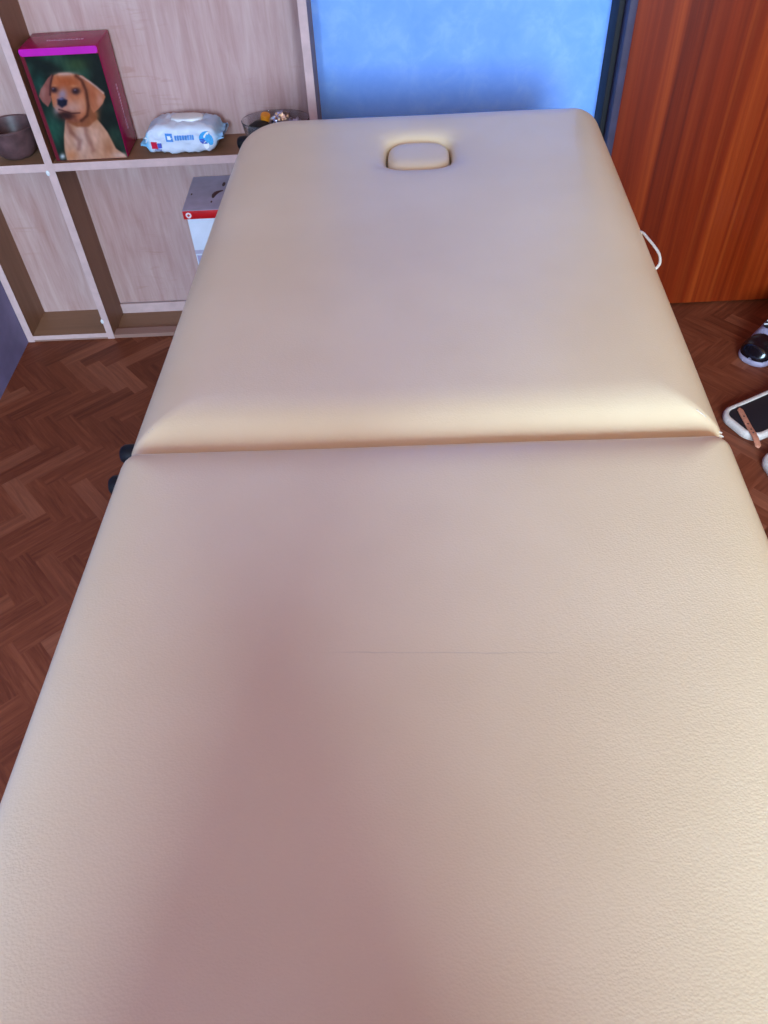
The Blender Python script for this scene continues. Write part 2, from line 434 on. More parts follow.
# ------------------------------------------------------------------ printed dog box
def sm(a, b, x):
    u = np.clip((x - a) / (b - a), 0, 1); return u * u * (3 - 2 * u)
def poly_sd(px, py, P):
    d = np.full(px.shape, 1e9); ins = np.zeros(px.shape, bool)
    n = len(P)
    for i in range(n):
        ax, ay = P[i]; bx, by = P[(i + 1) % n]
        ex, ey = bx - ax, by - ay; wx, wy = px - ax, py - ay
        h = np.clip((wx * ex + wy * ey) / (ex * ex + ey * ey), 0, 1)
        d = np.minimum(d, (wx - ex * h) ** 2 + (wy - ey * h) ** 2)
        c = ((ay > py) != (by > py)) & (px < (bx - ax) * (py - ay) / (by - ay + 1e-9) + ax); ins ^= c
    return np.sqrt(d) * np.where(ins, -1, 1)
def line_d(px, py, P):
    d = np.full(px.shape, 1e9)
    for (ax, ay), (bx, by) in zip(P, P[1:]):
        ex, ey = bx - ax, by - ay; h = np.clip(((px - ax) * ex + (py - ay) * ey) / (ex * ex + ey * ey), 0, 1)
        d = np.minimum(d, np.hypot(px - ax - ex * h, py - ay - ey * h))
    return d
def grid_print(name, nx, ny, fn, paint, parent, matte=.4):
    """a flat sheet of nx*ny cells placed by fn(u,v), printed with paint(u,v)->sRGB 0..255"""
    u, v = np.meshgrid(np.linspace(0, 1, nx + 1), np.linspace(0, 1, ny + 1))
    verts = [fn(a, b) for a, b in zip(u.ravel(), v.ravel())]
    faces = [(j * (nx + 1) + i, j * (nx + 1) + i + 1, (j + 1) * (nx + 1) + i + 1, (j + 1) * (nx + 1) + i) for j in range(ny) for i in range(nx)]
    me = bpy.data.meshes.new(name); me.from_pydata(verts, [], faces)
    col = np.clip(paint(u.ravel(), v.ravel()), 0, 255) / 255.0
    col = np.where(col <= .04045, col / 12.92, ((col + .055) / 1.055) ** 2.4)
    at = me.color_attributes.new('print', 'FLOAT_COLOR', 'POINT')
    at.data.foreach_set('color', np.concatenate([col, np.ones((len(col), 1))], 1).ravel())
    me.materials.append(print_mat(matte)); me.polygons.foreach_set('use_smooth', [True] * len(me.polygons))
    o = bpy.data.objects.new(name, me); C.objects.link(o); o.parent = parent; return o
_pm = {}
def print_mat(r):
    if r not in _pm:
        k = NT('printed_surface', r, .22); a = k.n('ShaderNodeAttribute', attribute_name='print')
        k.color(a.outputs['Color']); _pm[r] = k.m
    return _pm[r]

def paint_dog(u, v):
    TL, TR, BR, BL = (118, 285), (494, 270), (640, 814), (270, 824)
    px = (1 - u) * v * TL[0] + u * v * TR[0] + u * (1 - v) * BR[0] + (1 - u) * (1 - v) * BL[0]
    py = (1 - u) * v * TL[1] + u * v * TR[1] + u * (1 - v) * BR[1] + (1 - u) * (1 - v) * BL[1]
    col = np.zeros((len(u), 3)); 
    def put(c, m):
        nonlocal col
        col = col * (1 - m[:, None]) + np.array(c) * m[:, None]
    nz = np.array([mnoise.noise(Vector((a * 3.1, b * 4.3, 1.7))) for a, b in zip(u, v)])
    nf = np.array([mnoise.noise(Vector((a * 22, b * 16, 4.7))) for a, b in zip(u, v)])
    put((16, 24, 18), np.ones(len(u)))
    put((46, 84, 66), sm(-.1, .5, nz) * .75)
    put((40, 92, 74), np.exp(-(((px - 262) / 60) ** 2 + ((py - 660) / 110) ** 2)) * .8)
    put((54, 74, 36), np.exp(-(((px - 390) / 60) ** 2 + ((py - 320) / 38) ** 2)) * .8)
    put((30, 76, 66), np.exp(-(((px - 200) / 40) ** 2 + ((py - 420) / 60) ** 2)) * .8)
    P = lambda c, pts, soft=5, k=1: put(c, (1 - sm(-soft, soft, poly_sd(px, py, pts))) * k)
    E = lambda c, x, y, a, b, k=1, p=1: put(c, np.exp(-((((px - x) / a) ** 2 + ((py - y) / b) ** 2) ** p)) * k)
    Ln = lambda c, pts, w, k=1: put(c, np.exp(-(line_d(px, py, pts) / w) ** 2) * k)
    # body
    P((206, 146, 116), [(322, 600), (312, 690), (312, 760), (326, 835), (660, 835), (626, 800), (578, 762), (556, 716), (536, 672), (500, 622), (474, 590), (470, 520), (380, 560)])
    E((226, 184, 172), 400, 720, 44, 90, .8); E((232, 176, 156), 470, 700, 30, 56, .6); E((170, 96, 58), 540, 760, 26, 50, .5)
    E((196, 116, 72), 350, 795, 34, 30, .7); E((160, 96, 66), 352, 640, 20, 60, .5); E((240, 196, 186), 600, 800, 40, 14, .7)
    E((180, 104, 60), 470, 580, 26, 44, .8); E((218, 168, 152), 330, 690, 14, 60, .5); E((202, 150, 130), 430, 800, 40, 30, .6)
    Ln((104, 46, 40), [(330, 620), (350, 668), (392, 716), (386, 760)], 13, .42); Ln((112, 52, 44), [(414, 600), (428, 676), (450, 740), (462, 770)], 13, .40)
    E((222, 226, 236), 300, 800, 13, 16, .9)
    # neck shade and head
    P((150, 78, 44), [(430, 480), (472, 540), (482, 600), (440, 640), (380, 640), (330, 612), (350, 560)], 8, .85)
    P((196, 108, 70), [(262, 378), (300, 364), (346, 362), (392, 374), (420, 400), (436, 470), (440, 540), (418, 596), (372, 616), (330, 604), (292, 566), (264, 530), (250, 450)])
    E((184, 84, 38), 330, 408, 56, 24, .9); E((214, 136, 100), 408, 520, 26, 44, .8); E((222, 180, 168), 330, 368, 50, 10, .8)
    E((160, 128, 142), 312, 480, 26, 44, .8); E((186, 150, 150), 282, 550, 20, 30, .7); E((188, 140, 140), 356, 540, 44, 26, .7)
    E((176, 84, 44), 300, 430, 16, 26, .5); E((178, 86, 44), 354, 420, 26, 26, .6)
    # muzzle, mouth, nose, eyes
    E((206, 150, 128), 366, 530, 36, 34, .6); E((168, 128, 132), 300, 540, 16, 22, .5)
    E((70, 32, 26), 334, 584, 44, 22, 1, 1.3); E((40, 16, 16), 318, 572, 30, 16, .8, 1.4); E((120, 62, 48), 376, 606, 34, 12, .6)
    Ln((70, 30, 28), [(292, 546), (312, 552), (352, 568), (396, 566)], 4, .8)
    P((28, 24, 44), [(286, 494), (312, 486), (336, 500), (332, 524), (308, 538), (286, 520)], 7)
    E((120, 116, 160), 306, 492, 14, 6, .8); E((150, 140, 170), 312, 466, 16, 18, .5)
    E((46, 24, 30), 272, 446, 19, 16, 1, 1.4); E((48, 26, 30), 380, 454, 23, 18, 1, 1.4); E((210, 130, 90), 372, 428, 22, 7, .6); E((206, 126, 90), 276, 424, 16, 6, .5)
    E((132, 112, 140), 268, 440, 5, 4, .8); E((130, 110, 136), 376, 448, 6, 4, .8)
    # ears
    P((150, 84, 74), [(266, 370), (246, 386), (206, 444), (196, 476), (212, 506), (238, 532), (256, 500), (254, 430)], 4)
    E((196, 140, 130), 216, 460, 14, 30, .5); Ln((70, 30, 26), [(268, 376), (256, 420), (252, 470)], 6, .8)
    P((192, 108, 72), [(386, 374), (416, 378), (446, 404), (480, 432), (516, 462), (526, 486), (512, 520), (488, 550), (466, 566), (448, 530), (436, 470), (420, 410)], 4)
    E((160, 74, 40), 460, 470, 16, 40, .6); E((222, 156, 136), 500, 500, 16, 36, .6); Ln((224, 180, 170), [(404, 380), (446, 406), (482, 434), (516, 466)], 5, .7)
    Ln((84, 36, 20), [(384, 378), (410, 402), (430, 450), (440, 530), (434, 580), (404, 606)], 9, .85)
    col = col * (.86 + .05 * nf[:, None]) + nf[:, None] * 5
    # darker maroon strip along the left edge
    bl = 1 - sm(.040, .058, u); put((104, 24, 38), bl)
    return col

def dog_box():
    X0, X1, Y0, Y1, Z0, Z1 = -.690, -.5375, 1.648, 1.744, ZS + .0006, .6515
    t = thing('pet_food_box', 'magenta cardboard box printed with a tan puppy, standing on the shelf', 'box', (X0, Y0, Z0))
    w, d, h = X1 - X0, Y1 - Y0, Z1 - Z0
    bm = box(0, w, 0, d, 0, h, .003, 3)
    o = obj('carton', bm, mottled('magenta_card', (160, 14, 78), .05, .24, 40, .22), t)
    grid_print('puppy_picture', 110, 150, lambda u, v: (.001 + u * (w - .002), -.0004, .0015 + v * (h - .0150)), paint_dog, t, .35)
    bm = bmesh.new()
    P = rrect(.001, w - .001, h - .0130, h - .0005, (.006, .004, .004, .006), 8, 12)
    loft(bm, [[(p[0], 0.0002, p[1]) for p in P], [(p[0], -.0008, p[1]) for p in P]])
    st = obj('front_strip', bm, mottled('lit_magenta_card', (190, 0, 166), .03, .35, 40), t); st['label'] = 'magenta strip along the top of the box front, light painted into its colour'  # strip faces the window; that extra brightness is put into its colour
    # faint lettering bars on top and right side (unreadable in the photograph)
    mt = mottled('pale_pink_ink', (214, 150, 190), .08, .4, 200)
    bm = bmesh.new(); rr = random.Random(3); x = .045
    while x < .115:
        l = rr.uniform(.002, .005); add_box(bm, x, x + l, d * .42, d * .42 + rr.uniform(.003, .006), h, h + .0003); x += l + .0016
    obj('printed_line', bm, mt, t, smooth=False)
    bm = bmesh.new(); z = .04
    while z < .125:
        l = rr.uniform(.002, .005); add_box(bm, w, w + .0003, d * .5, d * .5 + rr.uniform(.004, .008), z, z + l); z += l + .0016
    obj('printed_line', bm, mt, t, smooth=False)
dog_box()

# ------------------------------------------------------------------ wet wipes pack
def wipes():
    cx, cy = -.4195, 1.691
    t = thing('wipes_pack', 'pale blue and white soft pack of wet wipes on the shelf', 'wipes pack', (cx, cy, ZS + .0005), math.radians(-3))
    hx, hy, H = .086, .042, .057
    nx, na = 60, 64
    verts = []; cols = []
    def bilerp(a, b, m): return a * (1 - m) + b * m
    for i in range(nx + 1):
        s = -1 + 2 * i / nx
        q = abs(s) / .87; e = (1 - q ** 6) ** .5 if q < 1 else 0
        ww = .74 + .26 * e; hh = .045 + .955 * e
        crimp = abs(s) > .87
        for k in range(na):
            a = 2 * PI * k / na; c, sn = math.cos(a), math.sin(a); n = 5.5
            r = (abs(c) ** n + abs(sn) ** n) ** (-1 / n)
            y = hy * ww * r * c; z = H * .5 * (1 if e > 0 else 1) + H / 2 * hh * r * sn - (H * .16 * (1 - e) if s < 0 else 0) + (.0015 * math.sin(y * 900) if crimp else 0)
            w = .0022 * mnoise.noise(Vector((s * 5, c * 2.2, sn * 2.2 + 3))) + .0012 * mnoise.noise(Vector((s * 14, c * 5, sn * 5)))
            x = hx * s * 1.03 + (.003 * mnoise.noise(Vector((c * 3, sn * 3, s))) if crimp else 0)
            z = max(.0004, z + w * 1.6); y += w * 1.5
            if s > .5: z = z + .010 * (s - .5) * (1 if sn > -.2 else .2)   # right end lifted
            verts.append((x, y, z))
    v = np.array(verts); S = v[:, 0] / hx; Z = v[:, 2] / H; Y = v[:, 1] / hy
    col = np.tile(np.array([214., 222., 240.]), (len(v), 1))
    def put(c, m):
        nonlocal col
        col = col * (1 - m[:, None]) + np.array(c, float) * m[:, None]
    put((120, 196, 240), sm(.72, .86, -S) * .85); put((126, 186, 232), sm(.78, .93, S) * .7)
    put((150, 176, 214), ((Y > -.6) & (Z > .8)).astype(float) * .5 * sm(.35, .6, np.abs(S)))
    o_faces = [(i * na + k, (i + 1) * na + k, (i + 1) * na + (k + 1) % na, i * na + (k + 1) % na) for i in range(nx) for k in range(na)]
    o_faces += [tuple(range(na - 1, -1, -1)), tuple(nx * na + k for k in range(na))]
    me = bpy.data.meshes.new('pack'); me.from_pydata(verts, [], o_faces)
    c = np.clip(col, 0, 255) / 255; c = np.where(c <= .04045, c / 12.92, ((c + .055) / 1.055) ** 2.4)
    at = me.color_attributes.new('print', 'FLOAT_COLOR', 'POINT'); at.data.foreach_set('color', np.concatenate([c, np.ones((len(c), 1))], 1).ravel())
    me.materials.append(print_mat(.28)); me.polygons.foreach_set('use_smooth', [True] * len(me.polygons))
    o = bpy.data.objects.new('film_wrap', me); C.objects.link(o); o.parent = t
    # the surface's front y at a given (x, z), for the printed marks
    def fy(x, z):
        m = (v[:, 1] < 0); d = (v[m, 0] - x) ** 2 + (v[m, 2] - z) ** 2
        idx = np.argsort(d)[:4]; return v[m][idx, 1].mean()
    def mark(name, pts, mat, off=.0018):
        """flat printed patch following the front of the film"""
        bm = bmesh.new()
        f = [bm.verts.new((x, fy(x, z) - off, z)) for x, z in pts]; b = [bm.verts.new((x, fy(x, z) + .0012, z)) for x, z in pts]
        bm.faces.new(f); bm.faces.new(list(reversed(b))); n = len(f)
        for i in range(n): bm.faces.new((f[i], b[i], b[(i + 1) % n], f[(i + 1) % n]))
        return obj(name, bm, mat, t, smooth=False)
    blue = mottled('blue_ink', (78, 142, 216), .08, .35, 300); cyan = mottled('cyan_ink', (64, 170, 236), .06, .35, 200)
    red = mottled('red_ink', (206, 24, 60), .05, .35, 200); navy = mottled('navy_ink', (70, 88, 190), .06, .35, 200); wht = mottled('white_ink', (248, 250, 252), .01, .3, 200)
    R = lambda x0, x1, z0, z1: [(x0, z0), (x1, z0), (x1, z1), (x0, z1)]
    mark('logo_square', R(-.029, -.014, .028, .044), blue); mark('logo_cutout', R(-.0250, -.0180, .0325, .0395), wht, .0023)
    x = -.0095; rr = random.Random(5)
    for k in range(8):
        l = rr.uniform(.0042, .0056); mark('letter_mark', R(x, x + l - .0012, .031, .0400), blue); x += l
    mark('red_badge', R(-.062, -.0495, .015, .028), red, .0032); mark('navy_badge', R(-.0485, -.041, .016, .0255), navy, .0028)
    for k in range(5): mark('letter_mark', R(-.057 + k * .003, -.055 + k * .003, .0105, .0125), navy)
    def leaf(cx, cz, l, w, a):
        out = []
        for k in range(14):
            th = 2 * PI * k / 14; xx, zz = l * math.cos(th), w * math.sin(th) * abs(math.sin(th)) ** .3
            out.append((cx + xx * math.cos(a) - zz * math.sin(a), cz + xx * math.sin(a) + zz * math.cos(a)))
        return out
    mark('leaf_print', leaf(.052, .037, .013, .008, .6), cyan); mark('leaf_print', leaf(.061, .030, .012, .008, 2.0), cyan)
    mark('leaf_print', leaf(.050, .026, .010, .005, 2.6), navy); mark('drop_print', leaf(.057, .040, .008, .003, .7), wht, .0023); mark('drop_print', leaf(.054, .020, .008, .006, 1.5), wht, .0023)
    mark('drop_print', leaf(-.074, .030, .007, .004, .9), wht, .0023)
    # white flip lid on top
    bm = bmesh.new()
    A = [2 * PI * k / 48 for k in range(48)]
    rings = [[(.012 + superell(0, 0, .034 - e, .017 - e, 2.8, a)[0], .004 + superell(0, 0, .036 - e, .019 - e, 2.8, a)[1], z) for a in A] for e, z in ((.000, H - .002), (0, H + .0025), (.001, H + .0038), (.004, H + .0046), (.012, H + .005))]
    loft(bm, rings); l = obj('flip_lid', bm, M_WHITE, t); l['label'] = 'white oval flip lid'
wipes()

# ------------------------------------------------------------------ bowls
def lathe(bm, prof, n=64, sx=1, sy=1):
    rings = [[(r * sx * math.cos(2 * PI * k / n), r * sy * math.sin(2 * PI * k / n), z) for k in range(n)] for r, z in prof]
    loft(bm, rings); return bm
def bowls():
    pr = [(.026, .0), (.031, .001), (.040, .010), (.048, .026), (.0530, .046), (.0550, .060), (.0566, .0625), (.0566, .0655), (.0550, .0672), (.0525, .0655), (.0505, .050), (.044, .024), (.032, .010), (.010, .0075)]
    b = obj('dark_bowl', lathe(bmesh.new(), [(r * .965, z * .94) for r, z in pr]), mottled('dark_brown_glaze', (92, 66, 68), .18, .42, 40, .5))
    b.location = (-.782, 1.6915, ZS + .0006)
    tag(b, 'dark brown round bowl on the shelf left of the puppy box', 'bowl')
    # clear oval dish at the right end of the shelf with oddments in it
    k = NT('clear_plastic', .06, .5); k.b.inputs['Transmission Weight'].default_value = .92; k.b.inputs['IOR'].default_value = 1.12
    k.color(k.ramp(k.noise(k.coords(), 30), [(.3, (226, 226, 232)), (.7, (240, 240, 244))]))
    pr = [(.70, 0), (.80, .001), (.93, .016), (1.0, .042), (1.01, .046), (.99, .0475), (.965, .044), (.89, .017), (.76, .0045), (.2, .003)]
    d = obj('clear_dish', lathe(bmesh.new(), pr, 64, .0715, .050), k.m)
    d.location = (-.2235, 1.693, ZS + .0006); tag(d, 'clear oval dish of oddments on the shelf behind the table end', 'dish')
    zb = ZS + .0045
    # black pouch
    bm = bmesh.new(); bmesh.ops.create_uvsphere(bm, u_segments=28, v_segments=18, radius=1)
    for v in bm.verts:
        n = 1 + .10 * mnoise.noise(v.co * 2.2); c = v.co * n
        v.co = Vector((c.x * .027, c.y * .022, .020 + max(-.93, c.z) * .0212))
    o = obj('black_pouch', bm, mottled('black_cloth', (20, 16, 18), .2, .6, 200)); o.location = (-.258, 1.690, zb + .0005); tag(o, 'small black pouch at the left in the clear dish', 'pouch')
    # orange cap
    bm = bmesh.new()
    loft(bm, [[(r * (1 + (.05 if kk % 2 else 0)) * math.cos(2 * PI * kk / 28), r * (1 + (.05 if kk % 2 else 0)) * math.sin(2 * PI * kk / 28), z) for kk in range(28)] for r, z in ((.0095, 0), (.0098, .014), (.009, .0165), (.006, .0175), (.003, .0175))])
    o = obj('orange_cap', bm, mottled('orange_plastic', (226, 140, 20), .05, .4, 60)); o.location = (-.246, 1.703, ZS + .0425); o.rotation_euler = (.2, .15, 0); o.scale = (1, 1, .75)
    tag(o, 'small orange screw cap on the black pouch', 'cap')
    # crumpled foil packets
    def foil(x, y, z, a, b, h, rz, seed, label, col, rough, metal):
        bm = bmesh.new(); bmesh.ops.create_icosphere(bm, subdivisions=4, radius=1)
        for v in bm.verts:
            q = v.co.copy(); n = 1 + .28 * mnoise.noise(q * 2.1 + Vector((seed, 0, 0))) + .12 * mnoise.noise(q * 5 + Vector((0, seed, 0)))
            v.co = Vector((q.x * n * a, q.y * n * b, max(q.z * n * h, -h * .85) + h * .85))
        o = obj('foil_packet', bm, mottled('crumpled_foil_%d' % seed, col, .15, rough, 120, .5, 0, metal), angle=18)
        o.location = (x, y, z); o.rotation_euler = (0, 0, rz); tag(o, label, 'packet', 'packets in the clear dish')
    foil(-.213, 1.706, zb + .0008, .026, .015, .027, .2, 3, 'shiny silver crumpled packet right of the orange cap', (205, 205, 215), .18, 1)
    foil(-.180, 1.692, zb + .0008, .014, .016, .022, -.3, 8, 'dull lilac crumpled packet at the right end of the dish', (190, 172, 190), .4, .2)
bowls()

# ------------------------------------------------------------------ red and white carton
def red_box():
    x0, y0, z0, zt = -.4300, 1.590, .0114, .350
    w, d = .21, .152
    t = thing('lidded_carton', 'white carton with red rimmed grey lid in the lower shelf compartment', 'box', (x0, y0, z0))
    h = zt - z0
    wht = mottled('white_card', (218, 224, 240), .02, .5, 30); red = mottled('red_card', (196, 12, 22), .05, .4, 30); gry = mottled('grey_card', (186, 178, 204), .05, .5, 30)
    brn = mottled('dark_brown_ink', (72, 34, 34), .1, .5, 80); lil = mottled('lilac_ink', (168, 160, 196), .06, .5, 80)
    obj('carton', box(0, w, 0, d, 0, h - .002, .0015), wht, t)
    lid = obj('lid', box(-.0055, w + .0055, -.006, d + .004, h - .0195, h - .001, .001), red, t); lid['label'] = 'red edged lid'
    obj('lid_top', box(-.0055, w + .0055, -.006, d + .004, h - .001, h, .0004, 1), gry, lid, smooth=False)
    # white round emblem with a red centre on the lid edge
    def disc(rings, x, z, y, n=28):
        bm = bmesh.new(); loft(bm, [[(x + r * math.cos(2 * PI * k / n), y - dy, z + r * math.sin(2 * PI * k / n)) for k in range(n)] for r, dy in rings]); return bm
    ex, ez = .0065, h - .0105
    em = obj('emblem', disc(((.0062, -.0005), (.0062, .0004)), ex, ez, -.006), mottled('white_ink_card', (238, 226, 232), .02, .4, 80), lid)
    bm = bmesh.new(); S = [((.0040 if k % 2 == 0 else .0021), PI / 2 + PI * k / 4) for k in range(8)]
    loft(bm, [[(ex + r * math.cos(a), -.0063 - dy, ez + r * math.sin(a)) for r, a in S] for dy in (0, .0004)])
    obj('emblem_centre', bm, red, em)
    # dark cut-outs on the lid
    bm = bmesh.new(); tube(bm, spline([(.054, .048, h), (.055, .064, h), (.061, .076, h), (.072, .082, h)], 6), [.0018 + .0040 * math.sin(PI * k / 18) for k in range(19)], 8)
    for v in bm.verts: v.co.z = h + max(-.0004, min(.0004, v.co.z - h))
    obj('lid_mark', bm, brn, lid)
    def spot(x, y, a, b):
        bm = bmesh.new(); loft(bm, [[(x + a * math.cos(2 * PI * k / 16), y + b * math.sin(2 * PI * k / 16), z) for k in range(16)] for z in (h - .0003, h + .0004)]); obj('lid_mark', bm, brn, lid)
    spot(.070, .112, .0036, .010); spot(.053, .030, .002, .004); spot(.004, .070, .0018, .004)
    # printed band and picture on the front below the white field
    obj('front_band', box(.0005, w - .0005, -.0005, .001, h - .103, h - .094), gry, t, smooth=False)
    obj('front_picture', box(.003, w - .003, -.0004, .001, .03, h - .107), lil, t, smooth=False)
    obj('front_panel', box(.010, .030, -.0007, .0008, h - .125, h - .113), wht, t, smooth=False)
red_box()

# ------------------------------------------------------------------ footwear on the right
def sandal_sole(L, w0, w1, hc):
    """plan outline of a sole from the squarish heel (x=0) to the toe (x=L)"""
    pts = []
    n = 90
    top = []; 
    for k in range(n + 1):
        s = k / n; x = L * (1 - math.cos(PI * s)) / 2
        wd = (w0 + (w1 - w0) * sm(.2, .75, np.array(x / L)).item()) / 2
        if x < hc: wd -= hc - math.sqrt(max(0, hc * hc - (hc - x) ** 2)) if x < hc else 0
        e = L - x; rt = .05
        if e < rt: wd -= (rt - math.sqrt(max(0, rt * rt - (rt - e) ** 2))) * (w1 / 2 / rt)
        top.append((x, max(wd, .0)))
    return [(x, -w) for x, w in top] + [(x, w) for x, w in reversed(top[1:-1])]
def make_sandal(loc, rz, label, strap):
    t = thing('sandal', label, 'sandal', loc, rz, 'black sandals on the floor')
    t.scale = (1, 1, .8)
    L, w0, w1, hc = .252, .104, .108, .034
    out = sandal_sole(L, w0, w1, hc)
    cx, cy = L / 2, 0
    def ring(d, z):
        r = []
        n = len(out)
        for i, (x, y) in enumerate(out):
            a = Vector(out[(i - 1) % n]); b = Vector(out[(i + 1) % n]); tt = (b - a).normalized(); nn = Vector((-tt.y, tt.x))
            r.append((x + nn.x * d, y + nn.y * d, z))
        return r
    bm = bmesh.new()
    loft(bm, [ring(.004, .0005), ring(.001, .004), ring(0, .012), ring(0, .016), ring(.001, .0205), ring(.003, .0235), ring(.006, .0245), ring(.0095, .0235), ring(.011, .020)])
    so = obj('sole', bm, mottled('white_sole_rubber', (206, 190, 180), .05, .55, 160, .4, .1), t); so['label'] = 'thick white sole rim'
    bm = bmesh.new(); loft(bm, [ring(.0105, .0185), ring(.011, .0208), ring(.0125, .0214)])
    obj('footbed', bm, mottled('black_footbed', (20, 18, 24), .2, .6, 300), t)
    leather = mottled('tan_leather', (188, 122, 96), .08, .5, 200); dark = mottled('dark_metal', (70, 50, 46), .1, .4, 100)
    if strap:
        # narrow tan strap lying across the heel with punched holes
        P0, P1 = Vector((.046, .042)), Vector((-.004, -.080))
        P0 = Vector((.044, .034)); P1 = Vector((-.006, -.0745))
        dirv = (P1 - P0).normalized(); nv = Vector((-dirv.y, dirv.x)); Ls = (P1 - P0).length
        top = []
        n = 30; wd = .0058
        rings = []
        def zz(s):   # over the rim and down outside
            p = P0 + dirv * s
            return .0237 + .003 * math.exp(-((p.y + .047) / .02) ** 2) - max(0, (-p.y - .055)) * .25
        for k in range(n + 1):
            s = Ls * k / n; p = P0 + dirv * s; e = min(s, Ls - s); w = wd * (1 if e > wd else math.sqrt(max(.02, 1 - (1 - e / wd) ** 2)))
            z = zz(s)
            rings.append([(p.x + nv.x * q, p.y + nv.y * q, z + dz) for q, dz in ((-w, 0), (w, 0), (w, .0028), (w * .7, .0036), (-w * .7, .0036), (-w, .0028))])
        bm = bmesh.new(); loft(bm, rings); st = obj('strap', bm, leather, t, angle=50); st['label'] = 'tan leather strap with punched holes'
        for s in (.028, .052, .070, .082):
            p = P0 + dirv * s; z = zz(s) + .0036
            bm = bmesh.new(); loft(bm, [[(p.x + r * math.cos(2 * PI * k / 12), p.y + r * math.sin(2 * PI * k / 12), z + d) for k in range(12)] for r, d in ((.0020, -.0006), (.0020, .0004), (.001, .0005))])
            obj('strap_hole', bm, dark, st)
    # wide toe strap
    bm = bmesh.new(); rings = []
    for k in range(25):
        a = PI * k / 24; y = .052 * math.cos(a); z = .012 + .045 * math.sin(a) ** .8
        rings.append([(.150, y, z), (.200, y, z * .98), (.200, y * .965, z * .98 - .002), (.150, y * .965, z - .002)])
    loft(bm, rings); obj('toe_strap', bm, mottled('black_strap', (26, 22, 26), .15, .5, 200), t)
    return t
make_sandal((.710, 1.201, 0), math.radians(25.5), 'black sandal with thick white sole and tan strap lying across it', True)
make_sandal((.735, 1.064, 0), math.radians(8), 'black sandal with white sole mostly beyond the right edge, below the strap', False)

